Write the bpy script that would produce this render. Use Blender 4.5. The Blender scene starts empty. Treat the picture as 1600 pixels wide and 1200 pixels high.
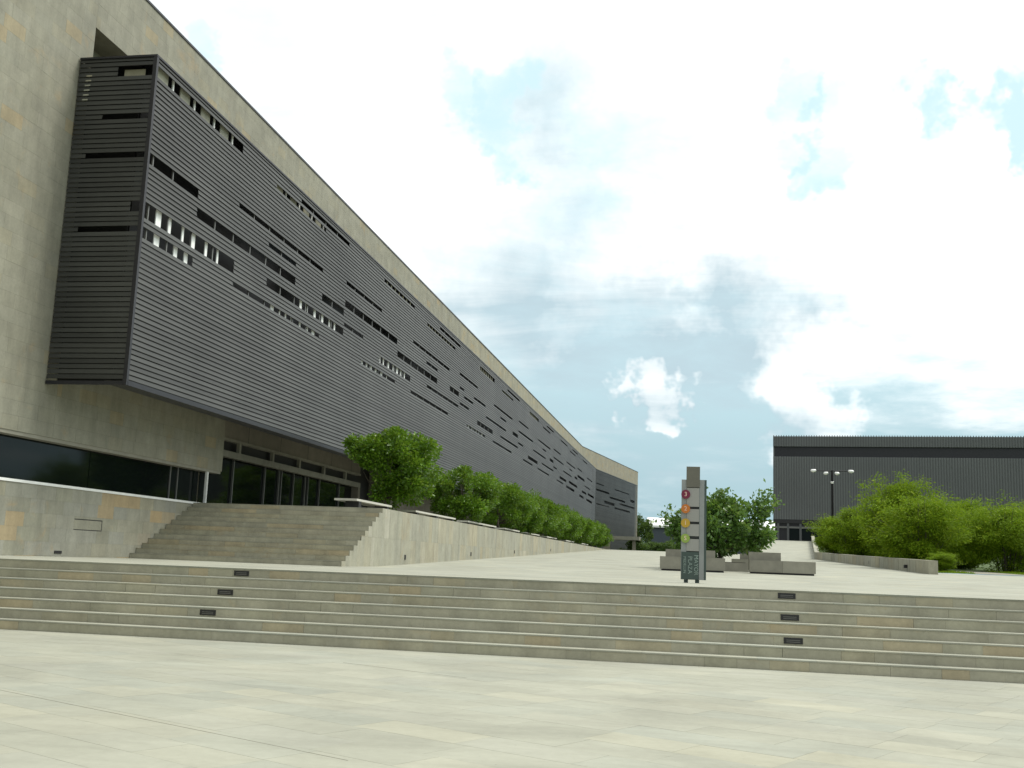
import bpy, math, random
import numpy as np
from mathutils import Matrix, Vector
random.seed(7)
R = math.radians
S = bpy.context.scene
COL = S.collection
EYE = 1.55

# ------------------------------------------------------------------ camera
cam = bpy.data.cameras.new('camera'); co = bpy.data.objects.new('camera', cam); COL.objects.link(co)
cam.sensor_width = 36; cam.lens = 36 * 1680 / 1600; cam.clip_start = .1; cam.clip_end = 6000
right = Vector((0.984811, 0.16967, 0.036864)); up = Vector((-0.008503, -0.164929, 0.986269)); fwd = Vector((-0.17342, 0.971602, 0.160981))
mw = Matrix((( right.x, up.x, -fwd.x, 0), (right.y, up.y, -fwd.y, 0), (right.z, up.z, -fwd.z, EYE), (0, 0, 0, 1)))
co.matrix_world = mw
S.camera = co
S.render.resolution_x = 1024; S.render.resolution_y = 768
S.view_settings.view_transform = 'Standard'; S.view_settings.look = 'None'
S.view_settings.exposure = 0.1; S.view_settings.gamma = 1

# ------------------------------------------------------------------ node helpers
class NT:
    def __init__(s, tree): s.t = tree; s.n = tree.nodes; s.l = tree.links
    def node(s, typ, **kw):
        n = s.n.new(typ)
        for k, v in kw.items(): setattr(n, k, v)
        return n
    def put(s, sock, v):
        if hasattr(v, 'links') or isinstance(v, bpy.types.NodeSocket): s.l.new(v, sock)
        else: sock.default_value = v
    def math(s, op, a, b=None, c=None, clamp=False):
        n = s.node('ShaderNodeMath', operation=op, use_clamp=clamp)
        s.put(n.inputs[0], a)
        if b is not None: s.put(n.inputs[1], b)
        if c is not None: s.put(n.inputs[2], c)
        return n.outputs[0]
    def vmath(s, op, a, b=None, scale=None):
        n = s.node('ShaderNodeVectorMath', operation=op)
        s.put(n.inputs[0], a)
        if b is not None: s.put(n.inputs[1], b)
        if scale is not None: s.put(n.inputs[3], scale)
        return n.outputs['Value'] if op in ('DOT_PRODUCT', 'LENGTH') else n.outputs['Vector']
    def mix(s, f, a, b, mode='MIX'):
        n = s.node('ShaderNodeMix', data_type='RGBA', blend_type=mode)
        s.put(n.inputs['Factor'], f); s.put(n.inputs['A'], a); s.put(n.inputs['B'], b)
        return n.outputs['Result']
    def ramp(s, f, stops, interp='LINEAR'):
        n = s.node('ShaderNodeValToRGB'); r = n.color_ramp; r.interpolation = interp
        while len(r.elements) < len(stops): r.elements.new(0.5)
        for e, (p, c) in zip(r.elements, stops): e.position = p; e.color = (c[0], c[1], c[2], 1) if len(c) == 3 else c
        s.put(n.inputs[0], f); return n.outputs[0]
    def mr(s, v, a, b, c=0., d=1., smooth=True):
        n = s.node('ShaderNodeMapRange', interpolation_type='SMOOTHSTEP' if smooth else 'LINEAR')
        s.put(n.inputs[0], v)
        for i, x in enumerate((a, b, c, d)): n.inputs[1 + i].default_value = x
        return n.outputs[0]
    def noise(s, vec, scale, detail=4., rough=.55, dist=0.):
        n = s.node('ShaderNodeTexNoise'); s.put(n.inputs['Vector'], vec)
        n.inputs['Scale'].default_value = scale; n.inputs['Detail'].default_value = detail
        n.inputs['Roughness'].default_value = rough; n.inputs['Distortion'].default_value = dist
        return n.outputs['Fac']

# ------------------------------------------------------------------ sky
SUN_EL, SUN_AZ = 57., 66.          # azimuth from +Y towards +X
W = bpy.data.worlds.new('World'); S.world = W; W.use_nodes = True
w = NT(W.node_tree); w.n.clear()
sky = w.node('ShaderNodeTexSky', sky_type='NISHITA', sun_disc=False, sun_elevation=R(SUN_EL), sun_rotation=R(SUN_AZ))
sky.air_density = 1.0; sky.dust_density = 2.5; sky.ozone_density = 1.0; sky.altitude = 0
geo = w.node('ShaderNodeTexCoord'); D = w.vmath('NORMALIZE', geo.outputs['Generated'])
sx = w.node('ShaderNodeSeparateXYZ'); w.put(sx.inputs[0], D)
zc = w.math('MAXIMUM', sx.outputs[2], 0.0)
den = w.math('ADD', zc, 0.16)
proj = w.node('ShaderNodeCombineXYZ')
w.put(proj.inputs[0], w.math('DIVIDE', sx.outputs[0], den)); w.put(proj.inputs[1], w.math('DIVIDE', sx.outputs[1], den)); proj.inputs[2].default_value = 3.3
cov = w.noise(proj.outputs[0], 1.15, 7, .56, .35)
fine = w.noise(proj.outputs[0], 3.3, 6, .6, .2)
nv = w.node('ShaderNodeTexNoise'); w.put(nv.inputs['Vector'], D); nv.inputs['Scale'].default_value = 9.; nv.inputs['Detail'].default_value = 5.; nv.inputs['Roughness'].default_value = .62
Dw = w.vmath('NORMALIZE', w.vmath('ADD', D, w.vmath('SCALE', w.vmath('SUBTRACT', nv.outputs['Color'], (.5, .5, .5)), scale=.26)))
def blob(d, rad):
    v = Vector(d).normalized()
    return w.mr(w.vmath('DOT_PRODUCT', Dw, tuple(v)), math.cos(R(rad)), 1.0)
# broken white cloud sheet: openings of clear air, a heavier grey bank, blue humid air low down
val = w.math('ADD', w.math('MULTIPLY', w.math('SUBTRACT', cov, .5), 1.25), w.math('MULTIPLY', w.math('SUBTRACT', fine, .5), 1.1))
val = w.math('ADD', val, .70)
for d, rad, wt in (((-.215, .893, .405), 2.2, -.42), ((-.17, .906, .39), 2.3, -.42), ((.075, .92, .388), 2.0, -.40), ((.11, .924, .37), 2.2, -.42), ((.18, .908, .376), 2.2, -.40),
                   ((.22, .90, .372), 2.5, -.56), ((.26, .893, .37), 2.9, -.62), ((-.414, .805, .425), 1.9, -.5), ((-.030, .989, .143), 1.5, .62), ((.115, .984, .130), 3.0, .5)):
    val = w.math('ADD', val, w.math('MULTIPLY', blob(d, rad), wt))
lowfade = w.mr(zc, .09, .255, .0, 1.)
val = w.math('ADD', val, w.math('MULTIPLY', w.math('SUBTRACT', lowfade, 1.), .60))
cmask = w.mr(val, .02, .74)
grey = w.noise(w.vmath('MULTIPLY', proj.outputs[0], (.7, 1.7, 1.)), 1.3, 7, .6, .5)
gv = w.math('ADD', w.math('MULTIPLY', w.math('SUBTRACT', grey, .5), 2.0), 1.0)
for d, rad, wt in (((-.03, 1.02, .225), 17., -.72), ((.10, 1.02, .215), 14., -.55), ((-.19, .99, .20), 11., -.4), ((-.06, .96, .285), 6., .45), ((.09, .93, .32), 9., .8), ((.19, .963, .20), 8., .6), ((-.030, .989, .145), 1.9, .75), ((.12, .984, .135), 4., .6), ((.02, 1.03, .44), 9., .6), ((.30, 1.05, .27), 10., .7)):
    gv = w.math('ADD', gv, w.math('MULTIPLY', blob(d, rad), wt))
gv = w.math('MULTIPLY', gv, 1., clamp=True)
cloud = w.mix(gv, (6.0, 7.7, 8.5, 1), (13.6, 14.0, 13.9, 1))
air = w.mix(.86, sky.outputs[0], (8.6, 11.6, 12.4, 1))
air = w.mix(w.mr(zc, .03, .30), (5.0, 7.1, 7.8, 1), air)
allsky = w.mix(cmask, air, cloud)
# cloud is brighter towards the veiled sun
sdv = (math.sin(R(SUN_AZ)) * math.cos(R(SUN_EL)), math.cos(R(SUN_AZ)) * math.cos(R(SUN_EL)), math.sin(R(SUN_EL)))
sf = w.mr(w.vmath('DOT_PRODUCT', D, sdv), -.50, .35, .36, 1.0)
sfc = w.node('ShaderNodeCombineXYZ')
for i_ in range(3): w.put(sfc.inputs[i_], sf)
allsky = w.mix(1., allsky, sfc.outputs[0], 'MULTIPLY')
bg = w.node('ShaderNodeBackground'); w.put(bg.inputs[0], allsky); bg.inputs[1].default_value = 0.085
wo = w.node('ShaderNodeOutputWorld'); w.l.new(bg.outputs[0], wo.inputs[0])

# ------------------------------------------------------------------ sun behind thin cloud
sl = bpy.data.lights.new('sun', 'SUN'); sl.energy = 2.9; sl.angle = R(24); sl.color = (1, .965, .88)
so = bpy.data.objects.new('sun', sl); COL.objects.link(so)
sd = Vector((math.sin(R(SUN_AZ)) * math.cos(R(SUN_EL)), math.cos(R(SUN_AZ)) * math.cos(R(SUN_EL)), math.sin(R(SUN_EL))))
so.rotation_euler = sd.to_track_quat('Z', 'Y').to_euler(); so.location = (0, 0, 60)

# ------------------------------------------------------------------ materials
MATS = {}
def newmat(name):
    m = bpy.data.materials.new(name); m.use_nodes = True; t = NT(m.node_tree)
    b = t.n['Principled BSDF']; MATS[name] = m
    return m, t, b
def rnd01(t):
    oi = t.node('ShaderNodeObjectInfo'); g = t.node('ShaderNodeNewGeometry')
    return t.math('FRACT', t.math('ADD', oi.outputs['Random'], g.outputs['Random Per Island']))
def wpos(t): return t.node('ShaderNodeNewGeometry').outputs['Position']
def bump(t, b, h, strength, dist=.01):
    n = t.node('ShaderNodeBump'); n.inputs['Strength'].default_value = strength; n.inputs['Distance'].default_value = dist
    t.put(n.inputs['Height'], h); t.l.new(n.outputs[0], b.inputs['Normal'])
STONE = [(0., (.25, .255, .20)), (.22, (.215, .22, .18)), (.36, (.27, .275, .235)), (.52, (.235, .245, .215)), (.66, (.29, .28, .205)), (.76, (.25, .262, .235)), (.82, (.33, .27, .165)), (.93, (.35, .26, .14)), (1., (.26, .255, .19))]
def stone_common(t, b, col, gain=1.0, stain=.35):
    p = wpos(t)
    n1 = t.noise(p, 1.7, 6, .6); n2 = t.noise(p, 14., 5, .65)
    sv = t.vmath('MULTIPLY', p, (1.3, 1.3, .22)); st = t.noise(sv, 1.6, 5, .6)
    k = t.math('ADD', t.mr(n1, .2, .8, .80, 1.2, False), t.mr(n2, .2, .8, -.12, .12, False))
    k = t.math('MULTIPLY', k, t.mr(st, .25, .75, 1. - stain * .5, 1. + stain * .35, False))
    k = t.math('MULTIPLY', k, gain)
    kc = t.node('ShaderNodeCombineXYZ')
    for i in range(3): t.put(kc.inputs[i], k)
    c = t.mix(1., col, kc.outputs[0], 'MULTIPLY')
    t.put(b.inputs['Base Color'], c); b.inputs['Roughness'].default_value = .78
    bump(t, b, n2, .25, .006)
def stone_mat(name, gain=1., warm=0., stops=STONE):
    m, t, b = newmat(name)
    c = t.ramp(rnd01(t), stops)
    p = wpos(t)
    rust = t.mr(t.noise(p, .9, 5, .65, .8), .58, .74)
    c = t.mix(t.math('MULTIPLY', rust, .55), c, (.33, .245, .13, 1))
    if warm: c = t.mix(warm, c, (.34, .30, .20, 1))
    stone_common(t, b, c, gain)
    return m
stone_mat('wall_stone', 1.02, .18); stone_mat('upper_stone', .92, .26, [(0., (.245, .25, .20)), (.3, (.232, .238, .195)), (.55, (.258, .262, .215)), (.8, (.24, .248, .205)), (.93, (.262, .255, .19)), (.975, (.30, .262, .17)), (1., (.31, .255, .155))]); stone_mat('riser_stone', 1.24, .34, [(0., (.25, .255, .20)), (.3, (.225, .23, .19)), (.5, (.265, .265, .215)), (.7, (.235, .24, .20)), (.84, (.265, .255, .19)), (.95, (.295, .255, .172)), (1., (.285, .242, .16))])
RETS = [(0., (.27, .277, .222)), (.25, (.30, .302, .242)), (.45, (.25, .26, .22)), (.6, (.31, .30, .225)), (.75, (.28, .29, .242)), (.9, (.325, .295, .20)), (1., (.36, .36, .30))]
stone_mat('pale_stone', 1.02, .18, RETS)
def brick_mat(name, w_, h_, axis, stops, gain=1., mortar=(.13, .13, .11), msize=.004, rough=.8):
    m, t, b = newmat(name)
    s = t.node('ShaderNodeSeparateXYZ'); t.put(s.inputs[0], wpos(t)); c = t.node('ShaderNodeCombineXYZ')
    t.put(c.inputs[0], s.outputs[axis[0]]); t.put(c.inputs[1], s.outputs[axis[1]])
    br = t.node('ShaderNodeTexBrick'); t.put(br.inputs['Vector'], c.outputs[0])
    br.inputs['Scale'].default_value = 1; br.inputs['Brick Width'].default_value = w_; br.inputs['Row Height'].default_value = h_
    br.inputs['Mortar Size'].default_value = msize; br.inputs['Mortar Smooth'].default_value = .3
    br.inputs['Color1'].default_value = (0, 0, 0, 1); br.inputs['Color2'].default_value = (1, 1, 1, 1); br.inputs['Mortar'].default_value = (.5, .5, .5, 1)
    col = t.ramp(br.outputs['Color'], stops)
    col = t.mix(t.math('MULTIPLY', br.outputs['Fac'], .6), col, (*mortar, 1))
    stone_common(t, b, col, gain); b.inputs['Roughness'].default_value = rough
    return m
PAVE = [(0., (.325, .328, .268)), (.3, (.345, .347, .285)), (.55, (.322, .332, .279)), (.75, (.352, .35, .282)), (.90, (.334, .338, .284)), (.97, (.375, .372, .298)), (1., (.362, .355, .275))]
def pave_finish(t, b, col):
    p = wpos(t)
    n1 = t.noise(p, .45, 6, .62, .4); n2 = t.noise(p, 9., 6, .7)
    sv = t.vmath('MULTIPLY', p, (.6, 2.6, 1.)); n3 = t.noise(sv, .9, 5, .6, .5)
    k = t.math('ADD', t.mr(n1, .25, .75, .81, 1.15, False), t.mr(n2, .2, .8, -.07, .07, False))
    k = t.math('MULTIPLY', k, t.mr(n3, .25, .75, .90, 1.09, False))
    kc = t.node('ShaderNodeCombineXYZ')
    for i in range(3): t.put(kc.inputs[i], k)
    c = t.mix(1., col, kc.outputs[0], 'MULTIPLY')
    rust = t.mr(t.noise(p, 1.3, 5, .7, .6), .70, .80)
    c = t.mix(t.math('MULTIPLY', rust, .28), c, (.47, .37, .21, 1))
    spk = t.mr(t.noise(p, 26., 2, .5), .735, .77)
    c = t.mix(t.math('MULTIPLY', spk, .6), c, (.15, .15, .12, 1))
    t.put(b.inputs['Base Color'], c); b.inputs['Roughness'].default_value = .9; b.inputs['Specular IOR Level'].default_value = .2
    bump(t, b, n2, .15, .004)
m, t, b = newmat('paving'); pave_finish(t, b, t.ramp(rnd01(t), PAVE))
def pave_brick(name, w_, h_):
    m, t, b = newmat(name)
    br = t.node('ShaderNodeTexBrick'); t.put(br.inputs['Vector'], wpos(t))
    br.inputs['Scale'].default_value = 1; br.inputs['Brick Width'].default_value = w_; br.inputs['Row Height'].default_value = h_
    br.inputs['Mortar Size'].default_value = .005
    br.inputs['Color1'].default_value = (0, 0, 0, 1); br.inputs['Color2'].default_value = (1, 1, 1, 1); br.inputs['Mortar'].default_value = (.1, .1, .1, 1)
    pave_finish(t, b, t.mix(t.math('MULTIPLY', br.outputs['Fac'], .5), t.ramp(br.outputs['Color'], PAVE), (.25, .25, .2, 1)))
pave_brick('terrace_paving', .9, .6)
brick_mat('far_wall_stone', .8, .4, (1, 2), [(0., (.27, .26, .195)), (.5, (.285, .272, .20)), (.85, (.295, .275, .195)), (1., (.31, .265, .165))])
brick_mat('far_pale_stone', .6, 1.0, (1, 2), RETS)
def plain(name, col, rough=.6, metal=0., var=.12, scale=3., spec=.5, bumps=0.):
    m, t, b = newmat(name)
    p = wpos(t); n = t.noise(p, scale, 5, .6); r = rnd01(t)
    k = t.math('ADD', t.mr(n, .2, .8, 1 - var, 1 + var, False), t.mr(r, 0, 1, -var * .5, var * .5, False))
    kc = t.node('ShaderNodeCombineXYZ')
    for i in range(3): t.put(kc.inputs[i], k)
    t.put(b.inputs['Base Color'], t.mix(1., (*col, 1), kc.outputs[0], 'MULTIPLY'))
    b.inputs['Roughness'].default_value = rough; b.inputs['Metallic'].default_value = metal; b.inputs['Specular IOR Level'].default_value = spec
    if bumps: bump(t, b, n, bumps, .01)
    return m
plain('slat_metal', (.070, .072, .067), .46, .55, .34, .22, .45)
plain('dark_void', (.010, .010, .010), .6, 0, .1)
plain('frame_metal', (.16, .16, .15), .4, .4)
plain('corner_metal', (.02, .02, .024), .4, .2)
plain('white_sky_panel', (.86, .88, .86), .6, 0, .05)  # plain white stands in for bright sky in the screen openings
plain('black_metal', (.012, .012, .013), .5)
plain('pole_paint', (.012, .012, .012), .9, 0, .1, 3., .1)
plain('white_paint', (.80, .81, .78), .5)
plain('concrete', (.245, .237, .195), .85, 0, .22, 2.2, .3, .2)
plain('dark_concrete', (.19, .175, .14), .85, 0, .2, 1.5, .3, .2)
plain('bench_slab', (.52, .51, .45), .7, 0, .12)
plain('soil', (.05, .04, .03), .95, 0, .3)
plain('bark', (.10, .085, .065), .9, 0, .3, 8.)
plain('roof_white', (.85, .86, .84), .5, 0, .03)
plain('far_wall_blue', (.055, .07, .09), .6)
plain('right_cladding', (.145, .152, .152), .45, .1, .16, .12)
plain('right_rib', (.09, .095, .095), .5, .2, .1)
plain('sign_metal', (.27, .285, .28), .38, .25, .12)
plain('sign_dark_green', (.045, .070, .062), .4)
plain('sign_panel', (.29, .29, .27), .45, 0, .05)
plain('sign_cap', (.13, .125, .10), .5, .2)
plain('sign_lettering', (.24, .31, .28), .6, 0, .35, 30.); plain('disc_digit', (.75, .55, .45), .6)
plain('disc_crimson', (.15, .010, .040), .45, 0, .05); plain('disc_orange', (.48, .15, .02), .45, 0, .05)
plain('disc_yellow', (.46, .29, .025), .45, 0, .05); plain('disc_green', (.24, .34, .06), .45, 0, .05)
plain('lamp_head', (.80, .80, .78), .35)
plain('rust_trim', (.26, .13, .05), .7)
m, t, b = newmat('dark_glass'); b.inputs['Base Color'].default_value = (.006, .009, .008, 1); b.inputs['Roughness'].default_value = .05; b.inputs['Specular IOR Level'].default_value = .18
n = t.noise(wpos(t), .6, 2, .5); bump(t, b, n, .02, .02)
m, t, b = newmat('grass_soil')
t.put(b.inputs['Base Color'], t.ramp(t.noise(wpos(t), 2.5, 6, .65), [(.3, (.035, .065, .012)), (.7, (.075, .12, .02))])); b.inputs['Roughness'].default_value = .9
m, t, b = newmat('far_ground')
t.put(b.inputs['Base Color'], t.ramp(t.noise(wpos(t), .05, 6, .65), [(.3, (.05, .08, .025)), (.7, (.10, .12, .05))])); b.inputs['Roughness'].default_value = .95
def leafmat(name, dark, lite, young, gloss=.45, trans=.45, spec=.5):
    m, t, b = newmat(name)
    g = t.node('ShaderNodeNewGeometry'); r = g.outputs['Random Per Island']
    c = t.ramp(r, [(0., dark), (.55, lite), (.88, lite), (1., young)])
    n = t.noise(g.outputs['Position'], .9, 3, .6)
    kc = t.node('ShaderNodeCombineXYZ'); k = t.mr(n, .3, .7, .75, 1.25, False)
    for i in range(3): t.put(kc.inputs[i], k)
    c = t.mix(1., c, kc.outputs[0], 'MULTIPLY')
    t.put(b.inputs['Base Color'], c); b.inputs['Roughness'].default_value = gloss; b.inputs['Specular IOR Level'].default_value = spec
    tr = t.node('ShaderNodeBsdfTranslucent'); t.put(tr.inputs[0], t.mix(.5, c, (.16, .22, .02, 1)))
    mx = t.node('ShaderNodeMixShader'); mx.inputs[0].default_value = trans
    t.l.new(b.outputs[0], mx.inputs[1]); t.l.new(tr.outputs[0], mx.inputs[2]); t.l.new(mx.outputs[0], t.n['Material Output'].inputs[0])
leafmat('tree_leaf', (.06, .145, .008), (.125, .26, .016), (.27, .38, .05), .34, .42)
leafmat('fig_leaf', (.062, .145, .026), (.115, .23, .048), (.25, .34, .11), .34, .34)
leafmat('bamboo_leaf', (.11, .205, .007), (.20, .315, .013), (.35, .41, .025), .6, .42, .15)
leafmat('far_leaf', (.05, .11, .02), (.08, .15, .028), (.12, .19, .04), .6, .3)

# ------------------------------------------------------------------ mesh helpers
class MB:
    def __init__(s): s.v = []; s.f = []
    def poly(s, pts):
        i = len(s.v); s.v += [tuple(p) for p in pts]; s.f.append(tuple(range(i, i + len(pts)))); return s
    def box(s, x0, x1, y0, y1, z0, z1):
        i = len(s.v)
        s.v += [(x0, y0, z0), (x1, y0, z0), (x1, y1, z0), (x0, y1, z0), (x0, y0, z1), (x1, y0, z1), (x1, y1, z1), (x0, y1, z1)]
        s.f += [tuple(i + k for k in q) for q in ((0, 3, 2, 1), (4, 5, 6, 7), (0, 1, 5, 4), (1, 2, 6, 5), (2, 3, 7, 6), (3, 0, 4, 7))]
        return s
    def hexa(s, bot, top):
        i = len(s.v); s.v += [tuple(p) for p in bot] + [tuple(p) for p in top]
        s.f += [tuple(i + k for k in q) for q in ((0, 3, 2, 1), (4, 5, 6, 7), (0, 1, 5, 4), (1, 2, 6, 5), (2, 3, 7, 6), (3, 0, 4, 7))]
        return s
    def tube(s, pts, rad, n=8):
        pts = [Vector(p) for p in pts]; rings = []
        for k, p in enumerate(pts):
            d = (pts[min(k + 1, len(pts) - 1)] - pts[max(k - 1, 0)]).normalized()
            a = d.orthogonal().normalized() if k == 0 else (a - d * a.dot(d)).normalized()
            bb = d.cross(a); r = rad[k] if isinstance(rad, (list, tuple)) else rad
            i = len(s.v); rings.append(i)
            s.v += [tuple(p + (a * math.cos(2 * math.pi * j / n) + bb * math.sin(2 * math.pi * j / n)) * r) for j in range(n)]
        for q in range(len(rings) - 1):
            for j in range(n): s.f.append((rings[q] + j, rings[q] + (j + 1) % n, rings[q + 1] + (j + 1) % n, rings[q + 1] + j))
        s.f.append(tuple(rings[0] + j for j in reversed(range(n)))); s.f.append(tuple(rings[-1] + j for j in range(n)))
        return s
    def disc(s, c, r, y0, y1, n=24):     # short cylinder along Y
        i = len(s.v)
        for y in (y0, y1): s.v += [(c[0] + r * math.cos(2 * math.pi * k / n), y, c[1] + r * math.sin(2 * math.pi * k / n)) for k in range(n)]
        s.f.append(tuple(i + k for k in range(n))); s.f.append(tuple(i + n + k for k in reversed(range(n))))
        for k in range(n): s.f.append((i + k, i + n + k, i + n + (k + 1) % n, i + (k + 1) % n))
        return s
    def mesh(s, name, mat, smooth=False):
        me = bpy.data.meshes.new(name); me.from_pydata(s.v, [], s.f); me.update()
        me.materials.append(MATS[mat])
        if smooth: me.shade_smooth()
        return me
    def build(s, name, mat, parent=None, smooth=False):
        return link(name, s.mesh(name, mat, smooth), parent)
def link(name, me, parent=None, loc=None, rz=0.):
    o = bpy.data.objects.new(name, me); COL.objects.link(o)
    if parent is not None: o.parent = parent
    if loc is not None: o.location = loc
    if rz: o.rotation_euler = (0, 0, rz)
    return o
def tag(o, label, cat, group=None):
    o['label'] = label; o['category'] = cat
    if group: o['group'] = group
    return o
def thing(name, label, cat, loc=(0, 0, 0), rz=0., group=None):
    return tag(link(name, None, None, loc, rz), label, cat, group)
def setting(o): o['kind'] = 'structure'; return o
_cache = {}
def boxmesh(name, sx_, sy_, sz_, mat):
    k = (name, round(sx_, 3), round(sy_, 3), round(sz_, 3), mat)
    if k not in _cache: _cache[k] = MB().box(0, sx_, 0, sy_, 0, sz_).mesh(name, mat)
    return _cache[k]
def pieces(name, rects, mat, parent, limit=300, stuff=None):
    """rects: axis boxes (x0,x1,y0,y1,z0,z1). The largest in view are objects of their own, the rest one joined part."""
    def size(r):
        cx, cy, cz = (r[0] + r[1]) / 2, (r[2] + r[3]) / 2, (r[4] + r[5]) / 2 - EYE
        d2 = cx * cx + cy * cy + cz * cz
        dims = sorted((r[1] - r[0], r[3] - r[2], r[5] - r[4]))
        v = Vector((cx, cy, cz)); f = v.dot(fwd)
        inview = f > 0 and abs(v.dot(right) / f) < .52 and abs(v.dot(up) / f) < .40
        return dims[1] * dims[2] / d2 * (1 if inview else .001)
    rects = sorted(rects, key=size, reverse=True)
    for r in rects[:limit]:
        link(name, boxmesh(name, r[1] - r[0], r[3] - r[2], r[5] - r[4], mat), parent, (r[0], r[2], r[4]))
    if rects[limit:]:
        mb = MB()
        for r in rects[limit:]: mb.box(*r)
        o = mb.build(stuff or name + '_field', mat, parent); o['kind'] = 'stuff'

def terr(Y):
    if Y < 36: return 1.19 + (1.14 - 1.19) * min(1, max(0, (Y - 19.68) / 12.6))
    return 1.14 + .0212 * (Y - 36)

# ================================================================== SETTING
setting(MB().poly([(-3000, -3000, -.25), (3000, -3000, -.25), (3000, 3000, -.25), (-3000, 3000, -.25)]).build('ground', 'far_ground'))

# lower plaza: slabs with open joints
XW = -18.0
plaza = setting(MB().box(-18.6, 40, -12, 17.72, -.2, -.022).build('lower_plaza', 'terrace_paving'))
ANG = -27.5                          # the slabs run at an angle to the steps
ca, sa = math.cos(R(ANG)), math.sin(R(ANG))
def clip(poly, ax, lim, sign):
    out = []
    for k in range(len(poly)):
        p, q = poly[k], poly[(k + 1) % len(poly)]
        ip, iq = (p[ax] - lim) * sign <= 0, (q[ax] - lim) * sign <= 0
        if ip: out.append(p)
        if ip != iq:
            f_ = (lim - p[ax]) / (q[ax] - p[ax]); out.append((p[0] + (q[0] - p[0]) * f_, p[1] + (q[1] - p[1]) * f_))
    return out
whole, cutp = [], []
v = -34.
while v < 34.:
    dv = .55; u = -38. - random.random() * 1.2
    while u < 38.:
        du = random.choice((.6, .9, .9, 1.2)); g_ = .0016
        cs = [(u + g_, v + g_), (u + du - g_, v + g_), (u + du - g_, v + dv - g_), (u + g_, v + dv - g_)]
        P = [(a * ca - b_ * sa, a * sa + b_ * ca) for a, b_ in cs]
        Q = P
        for ax, lim, sg_ in ((0, -18., -1), (0, 15., 1), (1, -6., -1), (1, 17.69, 1)):
            if Q: Q = clip(Q, ax, lim, sg_)
        if len(Q) >= 3:
            if len(Q) == 4 and all(abs(a[0] - b_[0]) + abs(a[1] - b_[1]) < 1e-9 for a, b_ in zip(P, Q)): whole.append((P[0], du))
            else: cutp.append(Q)
        u += du
    v += dv
def slabkey(w_):
    p = Vector((w_[0][0] + w_[1] * .4, w_[0][1], -EYE)); f_ = p.dot(fwd)
    inv = f_ > 0 and abs(p.dot(right) / f_) < .50 and abs(p.dot(up) / f_) < .40
    return -(w_[1] / p.length ** 3) * (1 if inv else .001)
whole.sort(key=slabkey)
for (p0, du) in whole[:300]:
    link('paving_slab', boxmesh('paving_slab', du - .0032, .55 - .0032, .05, 'paving'), plaza, (p0[0], p0[1], -.05 + random.choice((0, 0, .0004, -.0004))), R(ANG))
mb = MB()
def slab(mb, P):
    n_ = len(P); i_ = len(mb.v); mb.v += [(a, b_, -.05) for a, b_ in P] + [(a, b_, 0.) for a, b_ in P]
    mb.f.append(tuple(i_ + n_ + k for k in range(n_))); mb.f += [(i_ + k, i_ + (k + 1) % n_, i_ + n_ + (k + 1) % n_, i_ + n_ + k) for k in range(n_)]
for (p0, du) in whole[300:]:
    a, b_ = du - .0032, .55 - .0032
    slab(mb, [(p0[0] + x * ca - y * sa, p0[1] + x * sa + y * ca) for x, y in ((0, 0), (a, 0), (a, b_), (0, b_))])
for Q in cutp: slab(mb, Q)
o = mb.build('paving_slab_field', 'paving', plaza); o['kind'] = 'stuff'
# movement joints and a few scraps of litter on the slabs
for (u0, u1, v0) in ((-12.2, -6.1, 6.05), (-11.5, -9.2, 11.2)):
    P = [(a * ca - b_ * sa, a * sa + b_ * ca) for a, b_ in ((u0, v0), (u1, v0), (u1, v0 + .0035), (u0, v0 + .0035))]
    MB().hexa([(a, b_, -.004) for a, b_ in P], [(a, b_, .0022) for a, b_ in P]).build('movement_joint', 'concrete', plaza)

# terrace, long gentle ramp to the back of the site
mb = MB()
ys = [19.66, 26, 32.3, 36, 46, 57, 61]
for a, b_ in zip(ys, ys[1:]):
    mb.poly([(-18.05, a, terr(a)), (60, a, terr(a)), (60, b_, terr(b_)), (-18.05, b_, terr(b_))])
for a, b_ in zip((61, 84, 107), (84, 107, 132)):
    mb.poly([(-11.2, a, terr(a)), (11.3, a, terr(a)), (11.3, b_, terr(b_)), (-11.2, b_, terr(b_))])
mb.poly([(-11.2, 132, terr(132)), (11.3, 132, terr(132)), (11.3, 132, 0), (-11.2, 132, 0)])
setting(mb.build('terrace', 'terrace_paving'))
def rz_(Y): return terr(107) + .0487 * (Y - 107)
mb = MB(); L0, R0, L1, R1 = (5.1, 107), (11.3, 107), (10.8, 180), (17.9, 180)
mb.poly([(5.1, 107, rz_(107) + .004), (11.3, 107, rz_(107) + .004), (17.9, 180, rz_(180)), (10.8, 180, rz_(180))])
mb.poly([(10.8, 180, rz_(180)), (17.9, 180, rz_(180)), (24, 186, rz_(180)), (8, 186, rz_(180))])
mb.poly([(5.1, 107, rz_(107)), (10.8, 180, rz_(180)), (10.8, 180, 0), (5.1, 107, 0)])
setting(mb.build('access_ramp', 'terrace_paving'))
mb = MB()
gy = [60.9, 84, 107, 140, 186]
gz = lambda Y: (terr(Y) if Y <= 107 else rz_(Y)) + .02
gx = lambda Y: 11.5 if Y <= 107 else 11.5 + (Y - 107) * .0905
for a, b_ in zip(gy, gy[1:]):
    mb.poly([(gx(a), a, gz(a)), (95, a, gz(a)), (95, b_, gz(b_)), (gx(b_), b_, gz(b_))])
lawn = setting(mb.build('lawn', 'grass_soil'))
gp = MB()
gp.poly([(14.6, 60.85, gz(61) + .012), (17.6, 60.85, gz(61) + .012), (16.6, 68, gz(68) + .012), (13.9, 68, gz(68) + .012)])
setting(gp.build('garden_path', 'concrete'))

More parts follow.
